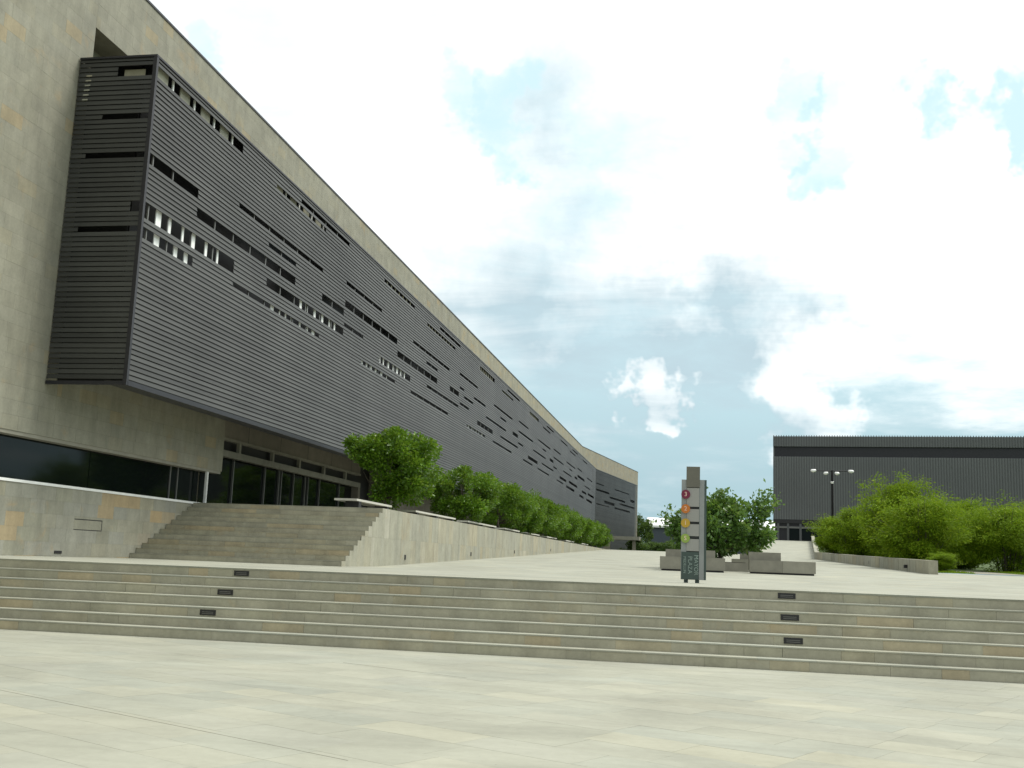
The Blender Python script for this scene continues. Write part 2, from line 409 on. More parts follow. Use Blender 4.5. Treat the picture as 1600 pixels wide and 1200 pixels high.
# ================================================================== FRONT STAIRCASE
RI, TR = .17, .33
st = thing('front_staircase', 'long low staircase of seven grey stone steps up to the terrace', 'staircase', (0, 0, 0))
for i in range(7):
    y0, z0, z1 = 17.7 + i * TR, i * RI, (i + 1) * RI
    step = MB().box(-18.02, 40, y0 + .03, y0 + TR + .05, z0 - .06, z1 - .022).build('step', 'concrete', st)
    rec = []; x = -18.0 - random.random() * .6
    while x < 13:
        wd = random.choice((.4, .5, .6, .6, .75, .9))
        g = .003 if random.random() < .12 else .0008
        if x + wd > -17.95: rec.append((max(x, -18.0) + g, x + wd - g, y0 + random.choice((0, .0015, -.0015)), y0 + .035, z0 + .001, z1 - .0235))
        x += wd
    rec.append((x, 40, y0, y0 + .035, z0 + .001, z1 - .0235))
    pieces('riser_stone', rec, 'riser_stone', step, 42, 'riser_stone_field')
    MB().box(-18.0, 40, y0 - .008, y0 + TR + .028 if i < 6 else y0 + .36, z1 - .022, z1 + (.004 if i == 6 else 0)).build('tread', 'terrace_paving', step)
def step_light(parent, x, y, z, wd=.30, h=.095):
    o = MB().box(x - wd / 2, x + wd / 2, y - .012, y + .02, z - h / 2, z + h / 2).build('step_light', 'black_metal', parent)
    m_ = MB()
    for k in range(2): m_.box(x - wd * .36, x + wd * .36, y - .016, y - .0125, z - h * .26 + k * h * .3, z - h * .16 + k * h * .3)
    m_.build('light_louvre', 'frame_metal', o)
for xx, i in ((-8.62, 6), (-8.62, 4), (-8.62, 2), (1.5, 6), (1.5, 4), (1.5, 2)):
    step_light(st, xx, 17.7 + i * TR, i * RI + .08)

# ================================================================== MUSEUM BUILDING
ZL = 3.15           # landing level
ROOF = 19.15
bd = thing('museum_building', 'long stone clad building with dark slatted metal screen beside wide stairs', 'building', (XW, 26, 0))
bd.location = (0, 0, 0)
wl = MB()
# solid masses behind the cladding (outer face 12 mm behind the stone faces)
xf = XW - .012
wl.box(-30, xf, -10, 38.55, -.2, ZL)                       # base wall
wl.box(-30, -18.9, -10, 38.55, ZL, 4.45)                   # behind glass strip
wl.box(-30, xf, -10, 27.5, 4.45, ROOF)
wl.box(-30, xf, 27.5, 36., 4.45, 12.)
wl.box(-30, -18.9, 27.5, 36., 12., 16.86)
wl.box(-30, xf, 27.5, 36., 16.86, ROOF)
wl.box(-30, xf, 36., 38.55, 4.45, ROOF)
wl.box(-30, xf, 38.55, 164.7, 7.0, ROOF)
wl.box(-30, -19.6, 38.55, 60., ZL, 7.0)
wall = wl.build('wall', 'far_wall_stone', bd)
mb = MB().box(-30, XW - .02, 60., 164.7, ZL, 7.0); mb.build('rear_wall', 'dark_concrete', bd)
# far wing, turned inwards
U = Vector((.13266643, .99116074, 0)); N = Vector((.99116074, -.13266643, 0)); A0 = Vector((XW - .012, 164.7, 0))
def wing(mb, s0, s1, n0, n1, z0, z1):
    P = [A0 + U * s0 + N * n0, A0 + U * s0 + N * n1, A0 + U * s1 + N * n1, A0 + U * s1 + N * n0]
    return mb.hexa([(p.x, p.y, z0) for p in P], [(p.x, p.y, z1) for p in P])
wing(MB(), 0, 45.6, -14, 0, 0, ROOF).build('wing_wall', 'far_wall_stone', bd)
cop = MB().box(-30, XW + .03, -10, 164.6, ROOF, ROOF + .08); wing(cop, 0, 45.65, -14, .03, ROOF, ROOF + .08)
cop.build('coping', 'corner_metal', bd)
# stone cladding tiles
rects = []
def clad(y0, y1, z0, z1, hole=None):
    r = 0; z = z0
    nrow = max(1, round((z1 - z0) / .4)); hh = (z1 - z0) / nrow
    for r in range(nrow):
        z = z0 + r * hh; y = y0 - random.random() * .8
        while y < y1:
            wd = random.choice((.7, .8, .8, .9))
            a, b_ = max(y, y0), min(y + wd, y1)
            if b_ - a > .06 and not (hole and hole(a, b_, z, z + hh)):
                rects.append((XW - .02, XW + random.choice((0, .001, -.001)), a + .0012, b_ - .0012, z + .0012, z + hh - .0012))
            y += wd
clad(21.5, 36.6, .02, ZL - .05)
clad(21.5, 27.5, 4.45, ROOF)
clad(27.5, 38.55, 4.45, 7.25)
clad(27.5, 78., 16.86, ROOF)
low = [r for r in rects if r[5] < ZL]; hi = [r for r in rects if r[5] >= ZL]
pieces('stone_tile', low, 'wall_stone', wall, 100, 'lower_stone_tile_field'); pieces('stone_tile', hi, 'upper_stone', wall, 200, 'upper_stone_tile_field')
# window strip in the base wall
MB().box(XW - .5, XW + .03, -10, 37.55, ZL - .045, ZL + .03).build('window_sill', 'white_paint', bd)
MB().box(XW - .5, XW - .025, -10, 38.5, 4.35, 4.447).build('lintel', 'concrete', bd)
for a, b_ in ((14., 25.), (25., 30.1), (30.1, 35.2), (35.2, 37.4), (37.5, 38.5)):
    MB().box(XW - .40, XW - .37, a + .02, b_ - .02, ZL + .03, 4.35).build('window_pane', 'dark_glass', bd)
for y in (35.2, 35.75): MB().box(XW - .41, XW - .34, y - .03, y + .03, ZL + .03, 4.35).build('mullion', 'frame_metal', bd)
MB().box(XW - .12, XW - .03, 37.42, 37.52, ZL + .03, 4.35).build('window_post', 'white_paint', bd)
# service hatch and wall light in the base wall
hb = MB(); 
for q in ((29.0, 30.5, 2.235, 2.26), (29.0, 30.5, 1.935, 1.955), (30.475, 30.5, 1.935, 2.26)): hb.box(XW - .005, XW + .006, *q)
hb.build('service_hatch', 'black_metal', bd)
wlx = MB().box(XW - .01, XW + .02, 28.15, 28.5, 1.24, 1.32).build('wall_light', 'black_metal', bd)
# ---------------- slatted screen
XS = -15.55; Y0S = 26.87; Z0S = 6.05; NR = 65; PT = 9.5 / NR; YB = 162.2
OPEN=[(26.95,32.97,61,63,'T'),(26.95,30.06,43,45,'M'),(30.07,38.48,39,41,'M'),(26.95,32.98,32,35,'W'),(26.95,30.06,28,30,'W'),(33.02,41.4,48,49,'D'),(35.71,38.43,44,45,'D'),(36.05,41.45,60,61,'T'),(38.53,44.49,62,63,'D'),(35.76,44.38,34,36,'W'),(33.02,41.43,29,30,'W'),(41.49,44.3,40,42,'M'),(44.42,49.89,50,51,'D'),(44.41,52.84,43,45,'M'),(44.42,47.21,37,38,'D'),(50.02,55.88,61,62,'P'),(58.71,66.05,59,60,'P'),(61.77,67.49,62,63,'D'),(55.91,64.7,48,49,'D'),(52.98,61.67,39,41,'M'),(58.96,61.65,44,45,'D'),(50.0,55.69,33,35,'W'),(47.19,52.8,29,30,'W'),(55.93,64.8,29,30,'M'),(59.33,67.55,35,36,'M'),(65.01,67.61,40,42,'M'),(67.79,69.1,44,45,'D'),(69.18,72.09,41,42,'D'),(67.99,70.8,37,38,'D'),(67.63,73.46,50,51,'D'),(72.3,76.43,44,45,'D'),(70.36,76.73,29,30,'W'),(73.77,79.56,33,35,'M'),(76.83,85.15,39,40,'M'),(82.51,85.09,44,45,'D'),(79.68,87.98,48,49,'D'),(82.81,91.17,34,35,'M'),(79.72,88.08,29,30,'M'),(88.36,90.98,40,42,'D'),(91.25,99.48,44,45,'M'),(91.33,93.85,37,38,'D'),(91.27,96.62,50,51,'D'),(74.03,79.59,60,62,'P'),(82.79,87.99,59,60,'P'),(85.23,91.2,62,63,'D'),(97.06,102.73,60,62,'P'),(105.75,111.09,59,60,'P'),(108.45,113.72,62,63,'D'),(120.01,126.04,61,62,'D'),(128.71,134.61,59,60,'D'),(131.3,137.0,62,63,'D'),(143.28,148.83,61,62,'D'),(102.88,111.5,48,49,'D'),(105.93,108.38,44,45,'D'),(114.13,119.99,50,51,'D'),(114.33,122.94,44,45,'D'),(111.38,114.13,40,42,'D'),(99.86,108.27,39,40,'D'),(96.93,102.8,32,34,'D'),(94.14,99.68,29,30,'D'),(105.67,114.34,34,35,'D'),(102.95,111.16,29,30,'D'),(114.25,117.05,37,38,'D'),(125.63,134.59,48,49,'D'),(128.75,131.45,44,45,'D'),(137.45,142.55,50,51,'D'),(137.65,146.03,43,45,'D'),(134.34,137.25,40,42,'D'),(122.69,131.16,39,40,'D'),(119.8,125.77,32,34,'D'),(117.35,123.05,29,30,'D'),(128.64,137.48,33,35,'D'),(125.92,134.28,28,30,'D'),(146.22,153.87,39,40,'D'),(143.13,148.75,32,34,'D'),(140.18,145.51,27,29,'D'),(151.03,159.78,33,35,'D'),(148.89,156.79,27,29,'D'),(149.32,156.62,48,49,'D')]
scr = MB()
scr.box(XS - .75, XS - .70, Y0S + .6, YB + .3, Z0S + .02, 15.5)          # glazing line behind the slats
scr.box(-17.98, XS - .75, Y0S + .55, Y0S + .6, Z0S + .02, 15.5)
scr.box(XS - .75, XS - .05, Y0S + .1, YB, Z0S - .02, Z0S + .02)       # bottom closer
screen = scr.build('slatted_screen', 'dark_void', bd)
MB().box(-17.97, XS + .02, Y0S - .03, YB + .05, 15.5, 15.56).build('screen_cap', 'corner_metal', screen)
MB().box(XS - .10, XS + .015, Y0S - .02, Y0S + .09, Z0S - .06, 15.5).build('corner_post', 'corner_metal', screen)
MB().box(XS - .5, XS + .01, Y0S + .09, YB, Z0S - .16, Z0S - .02).build('screen_bottom_edge', 'corner_metal', screen)
MB().box(-17.97, XS + .01, Y0S - .02, Y0S + .07, Z0S - .16, Z0S - .06).build('screen_bottom_edge', 'corner_metal', screen)
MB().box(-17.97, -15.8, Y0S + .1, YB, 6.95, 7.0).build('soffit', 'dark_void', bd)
MB().box(XW + .005, XW + .03, Y0S + .2, 38.5, 6.87, 6.94).build('soffit_trim', 'rust_trim', bd)
def slatmesh(L, along):
    """bent metal slat: flat face leaning back at the top, small lip below"""
    key = ('slat', round(L, 2), along)
    if key not in _cache:
        H = PT * .87; prof = [(0., 0.), (.003, .008), (-.020, H), (-.030, H), (-.014, 0.)]
        v = []; n = len(prof)
        for e in (0, L): v += [((px, e, pz) if along == 'y' else (e, -px, pz)) for px, pz in prof]
        f = [(i, (i + 1) % n, n + (i + 1) % n, n + i) for i in range(n)] + [tuple(reversed(range(n))), tuple(range(n, 2 * n))]
        me = bpy.data.meshes.new('slat'); me.from_pydata(v, [], f); me.update(); me.materials.append(MATS['slat_metal'])
        import bmesh
        bm_ = bmesh.new(); bm_.from_mesh(me); bmesh.ops.recalc_face_normals(bm_, faces=bm_.faces); bm_.to_mesh(me); bm_.free()
        _cache[key] = me
    return _cache[key]
for r in range(NR):
    z = Z0S + r * PT
    cuts = sorted((o[0], o[1]) for o in OPEN if o[2] <= r < o[3])
    a = Y0S + .09
    segs = []
    for c0, c1 in cuts:
        if c0 - a > .15: segs.append((a, c0))
        a = max(a, c1)
    if YB - a > .15: segs.append((a, YB))
    for a, b_ in segs: link('slat', slatmesh(b_ - a, 'y'), screen, (XS, a, z))
# end face slats (towards the plaza), with a few gaps
ENDO = [(-16.75, -15.65, 61, 63), (-17.1, -15.65, 52, 53), (-17.5, -15.65, 44, 45), (-15.95, -15.65, 33, 35), (-17.5, -15.65, 29, 30)]
for r in range(NR):
    z = Z0S + r * PT
    cuts = sorted((o[0], o[1]) for o in ENDO if o[2] <= r < o[3]); a = -17.97; segs = []
    for c0, c1 in cuts:
        if c0 - a > .1: segs.append((a, c0))
        a = c1
    if XS - .1 - a > .03: segs.append((a, XS - .1))
    for a, b_ in segs: link('slat', slatmesh(b_ - a, 'x'), screen, (a, Y0S, z))
MB().box(-16.65, -16.0, Y0S + .2, Y0S + .22, Z0S + 61 * PT, Z0S + 62.8 * PT).build('screen_pane', 'pale_stone', screen)
for k in range(6): MB().box(-17.72 - .012 * k, -17.55 - .012 * k, Y0S - .012, Y0S + .01, 15.0 - k * PT - .03, 15.03 - k * PT - .02).build('pale_gap_strip', 'pale_stone', screen)  # pale strips drawn in for light gaps in the end slats
# what shows in the openings: mullions, white panels painted as bright sky, stone behind the top row
rr = random.Random(5)
for (a, b_, r0, r1, kind) in OPEN:
    z0, z1 = Z0S + r0 * PT - .02, Z0S + r1 * PT
    if a > 100: continue
    n = max(1, round((b_ - a) / 1.41))
    if kind in 'MWD' and a < 80:
        for k in range(1 if a > 27.2 else 0, n):
            y = a + (b_ - a) * k / n + (.35 if a < 27.2 and k == 0 else 0)
            MB().box(XS - .10, XS - .06, y - .025, y + .025, z0, z1 + .05).build('mullion', 'frame_metal', screen)
    if kind in 'W':
        y = a + (.9 if a < 27 else .3)
        if 33 < a < 36: y = a + (b_ - a) * .42
        while y < b_ - .3:
            wd = rr.choice((.12, .22, .30, .16)); wd = min(wd, b_ - y - .05)
            MB().box(XS - .15, XS - .12, y, y + wd, z0 + .03 * rr.random(), z1 + .10).build('sky_panel', 'white_sky_panel', screen)
            y += wd + rr.choice((.45, .7, .5, .9))
    if kind == 'T':
        y = a + .28; mod = 1.4
        while y < b_ - .4:
            MB().box(XS - .17, XS - .14, y, y + .62, z0, z1 + .13).build('screen_pane', 'pale_stone', screen)
            MB().box(XS - .17, XS - .13, y + .90, y + .98, z0, z1 + .13).build('mullion', 'white_paint', screen)
            y += mod
    if kind == 'P':
        for k in range(n * 2):
            y = a + (b_ - a) * k / (n * 2)
            MB().box(XS - .12, XS - .09, y, y + .15, z0, z1 + .08).build('mullion', 'pale_stone', screen)
# far wing screen (slats far below ten pixels: one joined part)
OPEN2=[(0.3,5.6,50,51),(0.3,9.5,43,45),(13.8,25.6,50,51),(10.0,22.2,39,41),(26.7,30.6,42,45),(17.7,30.7,35,37),(6.1,13.7,32,35),(13.8,26.5,29,31),(0.6,9.7,29,30)]
sw = MB(); A1 = Vector((XS, YB, 0))
def wbox(mb, s0, s1, n0, n1, z0, z1):
    P = [A1 + U * s0 + N * n0, A1 + U * s0 + N * n1, A1 + U * s1 + N * n1, A1 + U * s1 + N * n0]
    return mb.hexa([(p.x, p.y, z0) for p in P], [(p.x, p.y, z1) for p in P])
for r in range(-26, NR):
    cuts = sorted((o[0], o[1]) for o in OPEN2 if o[2] <= r < o[3]); a = 0.05; z = Z0S + r * PT
    for c0, c1 in cuts + [(33., 34.)]:
        if c0 - a > .2: wbox(sw, a, c0, -.03, 0, z, z + PT * .74)
        a = max(a, c1)
o = sw.build('wing_slats', 'slat_metal', screen); o['kind'] = 'stuff'
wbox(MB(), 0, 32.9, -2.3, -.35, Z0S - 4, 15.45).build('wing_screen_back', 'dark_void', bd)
wbox(MB(), 0.06, 33.05, -2.35, .02, 15.46, 15.55).build('wing_screen_cap', 'corner_metal', bd)
# ---------------- entrance under the screen
XE = -18.4
ent = MB().box(XE - .2, XE, 38.56, 56.75, 5.87, 6.99).build('entrance_fascia', 'dark_concrete', bd)
for y in (41.7, 45.2, 48.6, 52., 55.2): MB().box(XE - .01, XE + .004, y - .012, y + .012, 5.88, 6.98).build('panel_joint', 'black_metal', ent)
MB().box(XE - .2, XE + .05, 38.56, 56.75, 5.77, 5.868).build('entrance_beam', 'concrete', bd)
MB().box(XE - .2, XE + .05, 38.56, 56.75, 5.12, 5.37).build('entrance_beam', 'concrete', bd)
MB().box(XE - .26, XE - .2, 38.56, 56.75, 5.37, 5.77).build('transom', 'dark_void', bd)
for y in (40.9, 44.4, 47.6, 51., 54.3): MB().box(XE - .1, XE + .03, y - .09, y + .09, 5.372, 5.768).build('entrance_post', 'concrete', bd)
gy_ = [38.6, 41.05, 44.3, 46.2, 47.7, 49.6, 51.2, 54.2, 56.5]
for a, b_ in zip(gy_, gy_[1:]): MB().box(XE - .36, XE - .34, a + .03, b_ - .03, ZL, 5.12).build('glass_panel', 'dark_glass', bd)
for y in gy_[1:] + [45.9, 49.2]: MB().box(XE - .33, XE - .25, y - .035, y + .035, ZL, 5.12).build('mullion', 'frame_metal', bd)
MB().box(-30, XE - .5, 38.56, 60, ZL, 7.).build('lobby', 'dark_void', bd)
MB().box(XE - .4, XE + .05, 56.4, 56.74, ZL, 5.12).build('entrance_pier', 'dark_concrete', bd)

# ================================================================== UPPER STAIRS, RETAINING WALL, LANDING
XR = -10.9
us = thing('upper_staircase', 'wide flight of twelve stone steps rising to the glass entrance', 'staircase')
R2 = (ZL - 1.14) / 12; T2 = .37; YS = 32.3
for i in range(12):
    y0 = YS + i * T2; z0 = 1.14 + i * R2 - (.04 if i == 0 else 0); z1 = 1.14 + (i + 1) * R2
    step = MB().box(XW + .004, XR - .03, y0 + .03, y0 + T2 + .05, z0 - .03, z1 - .022).build('step', 'concrete', us)
    x = XW + .004
    while x < XR - .03:
        wd = min(random.choice((.7, .9, 1.1, 1.3)), XR - .03 - x)
        if XR - .03 - x - wd < .25: wd = XR - .03 - x
        link('riser_stone', boxmesh('riser_stone', wd - .003, .035, z1 - z0 - .0245, 'riser_stone'), step, (x + .0015, y0, z0 + .001)); x += wd
    MB().box(XW + .004, XR - .03, y0 - .006, y0 + T2 + .028, z1 - .022, z1).build('tread', 'pale_stone', step)
rw = thing('retaining_wall', 'pale stone retaining wall with stepped end below the row of trees', 'wall')
rwb = MB(); rwb.box(XR - .6, XR - .012, YS + 12 * T2, 131.5, .5, ZL - .01)
for i in range(12): rwb.box(XR - .029, XR - .012, YS + i * T2 + .002, YS + (i + 1) * T2 - .002, 1.0, 1.14 + (i + 1) * R2 - .01)
rwb.build('wall_core', 'concrete', rw)
rects = []
for i in range(12):
    y0 = YS + i * T2; zt = 1.14 + (i + 1) * R2
    for za, zb in ((1.0, min(2.12, zt)), (2.12, zt)):
        if zb - za > .02: rects.append((XR - .029, XR, y0 + .002 - (.006 if zb == zt else 0), y0 + T2 - .002, za + .002, zb - .002))
for za, zb in ((None, 2.12), (2.12, ZL)):
    y = YS + 12 * T2
    while y < 130.5:
        wd = random.choice((.38, .5, .6, .75, .9, 1.1)); g = terr(y) - .1
        a = g if za is None else max(za, g)
        if zb - a > .06: rects.append((XR - .02, XR + random.choice((0, .002, -.0015)), y + .002, min(y + wd, 131.4) - .002, a, zb - .002))
        y += wd
pieces('stone_slab', rects, 'pale_stone', rw, 240, 'stone_slab_field')
for y in (39.6, 51.5, 64., 80.): MB().box(XR - .005, XR + .02, y - .09, y + .09, terr(y) + .18, terr(y) + .36).build('wall_light', 'black_metal', rw)
ld = MB().box(XW - .7, XR - .605, YS + 12 * T2 + .03, 165, 1., ZL - .004); ld.box(XR - .605, XR - .03, YS + 12 * T2 + .03, 131.4, ZL - .006, ZL)
setting(ld.build('entrance_landing', 'terrace_paving'))

# ================================================================== LEAF MESHES
def leaf_mesh(name, pts, dirs, size, aspect, mat, rng, fold=.25):
    """one folded leaf (two quads) per point; pts, dirs: (n,3)"""
    n = len(pts)
    d = dirs / np.linalg.norm(dirs, axis=1, keepdims=True)
    q = rng.normal(size=(n, 3)); s = np.cross(d, q); s /= np.linalg.norm(s, axis=1, keepdims=True) + 1e-9
    u = np.cross(s, d)
    L = (size * rng.uniform(.6, 1.25, n))[:, None]; Wd = L * aspect * .5
    base = pts; tip = pts + d * L; midp = pts + d * L * .5
    l = midp + s * Wd + u * Wd * fold * 1.2; r = midp - s * Wd + u * Wd * fold * 1.2
    V = np.stack([base, l, tip, r], 1).reshape(-1, 3)
    me = bpy.data.meshes.new(name)
    me.vertices.add(4 * n); me.vertices.foreach_set('co', V.ravel().astype(np.float32))
    idx = np.arange(4 * n).reshape(n, 4)
    tri = np.stack([idx[:, [0, 1, 2]], idx[:, [0, 2, 3]]], 1).reshape(-1, 3)
    me.loops.add(tri.size); me.loops.foreach_set('vertex_index', tri.ravel().astype(np.int32))
    me.polygons.add(len(tri)); me.polygons.foreach_set('loop_start', np.arange(0, tri.size, 3).astype(np.int32))
    me.polygons.foreach_set('loop_total', np.full(len(tri), 3, np.int32))
    me.update(); me.validate(); me.materials.append(MATS[mat])
    return me
def crown_points(rng, n, rad, zc, nclump, clump_r, low=-.9):
    """leaf clumps spread over an uneven ellipsoid"""
    c = []
    while len(c) < nclump:
        v = rng.normal(size=3); v /= np.linalg.norm(v)
        if v[2] < low: continue
        rr_ = rng.uniform(.45, 1.) ** .5 * rng.uniform(.82, 1.06)
        c.append(v * rr_ * np.array(rad) + [0, 0, zc])
    c = np.array(c); k = rng.integers(0, nclump, n)
    cr = rng.uniform(.6, 1.25, nclump)[k][:, None] * clump_r
    off = rng.normal(size=(n, 3)); off /= np.linalg.norm(off, axis=1, keepdims=True); off *= (rng.uniform(0, 1, n) ** .45)[:, None] * cr
    off[:, 2] *= .75
    p = c[k] + off
    d = off / (np.linalg.norm(off, axis=1, keepdims=True) + 1e-6) + (p - [0, 0, zc]) * .25 + rng.normal(size=(n, 3)) * .55 + [0, 0, -.1]
    return p, d, c
def trunk_mesh(name, rng, h, r0, clumps, nb, lean=(0, 0)):
    mb = MB(); mb.tube([(0, 0, -.1), (lean[0] * .3, lean[1] * .3, h * .35), (lean[0], lean[1], h)], [r0 * 1.25, r0, r0 * .7], 8)
    for k in rng.choice(len(clumps), nb, replace=False):
        p = clumps[k]; a = Vector((lean[0] * .8, lean[1] * .8, h * rng.uniform(.6, .98))); e = Vector(p)
        m_ = a.lerp(e, .5) + Vector((0, 0, -.12))
        mb.tube([a, m_, e], [r0 * .5, r0 * .3, r0 * .1], 5)
    return mb.mesh(name, 'bark', True)
ROWV = []
for v in range(5):
    g = np.random.default_rng(20 + v)
    if v == 0:      # the first tree: broad, leaning crown, bare below on the side of the stairs
        p, d, c = crown_points(g, 30000, (2.05, 1.9, 1.62), 2.05, 130, .46)
        k_ = ~((p[:, 0] < -.35) & (p[:, 2] < 1.75 - .55 * (p[:, 0] + .35)))
        p, d = p[k_], d[k_]; c = c[(c[:, 0] > -.35) | (c[:, 2] > 2.0)]
    else:
        p, d, c = crown_points(g, 17000, (1.95 + .2 * (v % 2), 2.1, 1.55), 1.9, 70, .52)
    ROWV.append((trunk_mesh('trunk', g, 1.05, .10, c, 16, (-.35 if v == 0 else .1 * (v - 1.5), .06)), leaf_mesh('crown', p, d, .165, .52, 'tree_leaf', g)))
row_y = [43.2, 57.6, 68.5, 76., 83.5, 90., 96.5, 103., 109.5, 116., 122., 128., 134.5]
ords = ['first', 'second', 'third', 'fourth', 'fifth', 'sixth', 'seventh', 'eighth', 'ninth', 'tenth', 'eleventh', 'twelfth', 'thirteenth']
for i, y in enumerate(row_y):
    t_ = thing('row_tree', 'round green tree, %s from the upper stairs in the retaining wall row' % ords[i], 'tree', (-12.75, y, ZL), 0 if i == 0 else i * 1.1, 'trees along the retaining wall')
    tm, cm = ROWV[0 if i == 0 else 1 + i % 4]; link('trunk', tm, t_); link('crown', cm, t_)
    sc = (.99, .98, .98, .9, 1.0, .92, .97, .9, .96, .9, .95, .88, .9)[i]; t_.scale = (sc, sc, sc * (1.0 if i < 2 else .97))
    MB().box(-.75, .75, -.75, .75, .002, .035).build('tree_pit', 'soil', t_)
# bench slabs between the trees
for i, (a, b_) in enumerate(((36.75, 41.2), (44.9, 52.6), (55.6, 63.6), (66.6, 72.2), (75.2, 81.5), (85.5, 91.5), (98, 104.5), (111, 118))):
    t_ = thing('stone_bench', 'long pale stone slab bench above the retaining wall, %s from the upper stairs' % ords[i], 'bench', (-12.2, a, ZL), 0, 'slab benches along the retaining wall')
    MB().box(-.40 if i else -.62, .22, 0, b_ - a, .25, .325).build('seat', 'bench_slab', t_)
    for k in range(max(2, int((b_ - a) / 2.2))):
        yy = .3 + k * (b_ - a - .9) / (max(2, int((b_ - a) / 2.2)) - 1)
        MB().box(-.3, .2, yy, yy + .3, 0, .25).build('leg', 'black_metal', t_)

# ================================================================== SIGN TOTEM
TY = 25.6
tz = terr(TY)
def sx_(px): return TY * (-.0167 + (px - 1065) * (.0223 / 39))
def sz_(py): return EYE + TY * (.013 + (862 - py) * .000582)
sg = thing('sign_totem', 'grey metal sign totem with four coloured number discs on the terrace', 'sign', (0, 0, 0))
zb = tz + .075
MB().box(sx_(1064.5), sx_(1073), TY, TY + .22, zb, sz_(750)).build('left_post', 'sign_metal', sg)
MB().box(sx_(1093), sx_(1100.5), TY - .01, TY + .22, zb, sz_(750)).build('right_post', 'sign_metal', sg)
MB().box(sx_(1100.6), sx_(1104), TY + .0, TY + .24, zb, sz_(750)).build('edge_post', 'sign_dark_green', sg)
MB().box(sx_(1072), sx_(1093.4), TY - .03, TY + .2, sz_(762), sz_(729.5)).build('cap', 'sign_cap', sg)
MB().box(sx_(1073.05), sx_(1092.95), TY + .03, TY + .18, zb, sz_(762.1)).build('core', 'sign_dark_green', sg)
for a, b_ in ((763, 792.3), (796, 815.5), (819.5, 838), (842.5, 861)):
    MB().box(sx_(1073.1), sx_(1092.6), TY - .02, TY + .028, sz_(b_), sz_(a)).build('panel', 'sign_panel', sg)
MB().box(sx_(1065.4), sx_(1092.4), TY - .024, TY - .002, zb + .01, sz_(862.5)).build('base_panel', 'sign_dark_green', sg)
for k in (1069.5, 1087): MB().box(sx_(k), sx_(k + 6.5), TY + .05, TY + .17, tz - .02, zb).build('foot', 'sign_dark_green', sg)
def text(parent, s, loc, size, mat, rot=(R(90), 0, 0), ext=.003):
    cu = bpy.data.curves.new('txt', 'FONT'); cu.body = s; cu.size = size; cu.extrude = ext; cu.align_x = 'CENTER'; cu.align_y = 'CENTER'; cu.resolution_u = 3
    to = bpy.data.objects.new('txt', cu); COL.objects.link(to)
    dg = bpy.context.evaluated_depsgraph_get(); dg.update()
    me = bpy.data.meshes.new_from_object(to.evaluated_get(dg)); bpy.data.objects.remove(to)
    me.materials.clear(); me.materials.append(MATS[mat])
    o = link('lettering', me, parent, loc); o.rotation_euler = rot
    return o
for (py, mat, ch) in ((773.3, 'disc_crimson', '3'), (795.8, 'disc_orange', '2'), (818, 'disc_yellow', '1'), (841.7, 'disc_green', 'S')):
    cx, cz = sx_(1071.2), sz_(py)
    dd = MB().disc((cx, cz), .104, TY - .06, TY - .025, 28).build('number_disc', mat, sg)
    text(dd, ch, (cx, TY - .062, cz), .14, 'disc_digit', ext=.001)
for py in (794.1, 817.5, 840.3): MB().box(sx_(1080), sx_(1091), TY - .022, TY + .0, sz_(py + .9), sz_(py - .7)).build('direction_bar', 'black_metal', sg)
zm = (sz_(864) + sz_(901)) / 2
text(sg, 'MAYOR', (sx_(1088.3), TY - .03, zm), .135, 'sign_lettering', (R(90), R(90), 0))
text(sg, 'PLAZA', (sx_(1078.8), TY - .03, zm), .135, 'sign_lettering', (R(90), R(90), 0))
text(sg, 'MEDELLIN', (sx_(1070.5), TY - .03, zm), .085, 'sign_lettering', (R(90), R(90), 0))

# ================================================================== CONCRETE BENCH BLOCKS AND PLANTER TREE
def block(label, x0, x1, y, low, hi, ux0, ux1, d=1.1):
    z = terr(y)
    t_ = thing('concrete_bench', label, 'bench', (x0, y, z), 0, 'concrete bench blocks around the planter tree')
    L = x1 - x0; n = 2
    MB().box(.06, L - .06, .06, d - .06, -.03, .07).build('plinth', 'black_metal', t_)
    for k in range(n):
        a, b_ = L * k / n, L * (k + 1) / n
        MB().box(a + .003, b_ - .003, 0, d, .072, low).build('seat_block', 'concrete', t_)
    MB().box(ux0 - x0, ux1 - x0, .38, d + .01, low + .002, hi).build('back_block', 'concrete', t_)
block('stepped concrete bench block behind the sign totem', -1.62, 1.02, 45.2, .58, .88, -1.40, .62)
block('stepped concrete bench block in front of the bamboo wall, right of the planter tree', 2.0, 4.63, 45.6, .55, .88, 2.0, 3.28)
block('low concrete bench block behind the planter tree', 1.5, 3.7, 52.5, .48, .74, 1.9, 3.4)
pt = thing('planter_tree', 'dark green broad-leaved tree growing between the concrete bench blocks', 'tree', (.85, 49.2, terr(49.2)))
g = np.random.default_rng(77)
p, d, c = crown_points(g, 8600, (2.35, 1.7, 1.25), 1.75, 46, .55)
extra = np.array([[1.9, 0, 2.9], [2.1, 0, 3.15], [1.7, .2, 2.7], [-2.2, 0, 2.2], [-1.9, -.2, 1.9], [.1, 0, 3.2]])
ne = 750; kk = g.integers(0, len(extra), ne); pe = extra[kk] + g.normal(size=(ne, 3)) * .24
p = np.vstack([p, pe]); d = np.vstack([d, g.normal(size=(ne, 3))]); c = np.vstack([c, extra])
link('trunk', trunk_mesh('trunk', g, 1.2, .11, c, 20, (.1, 0)), pt); link('crown', leaf_mesh('crown', p, d, .23, .55, 'fig_leaf', g), pt)
MB().box(-1.2, 1.2, -1.2, 1.2, -.05, .35).build('planter', 'concrete', pt); MB().box(-1.1, 1.1, -1.1, 1.1, .352, .37).build('planter_soil', 'soil', pt)

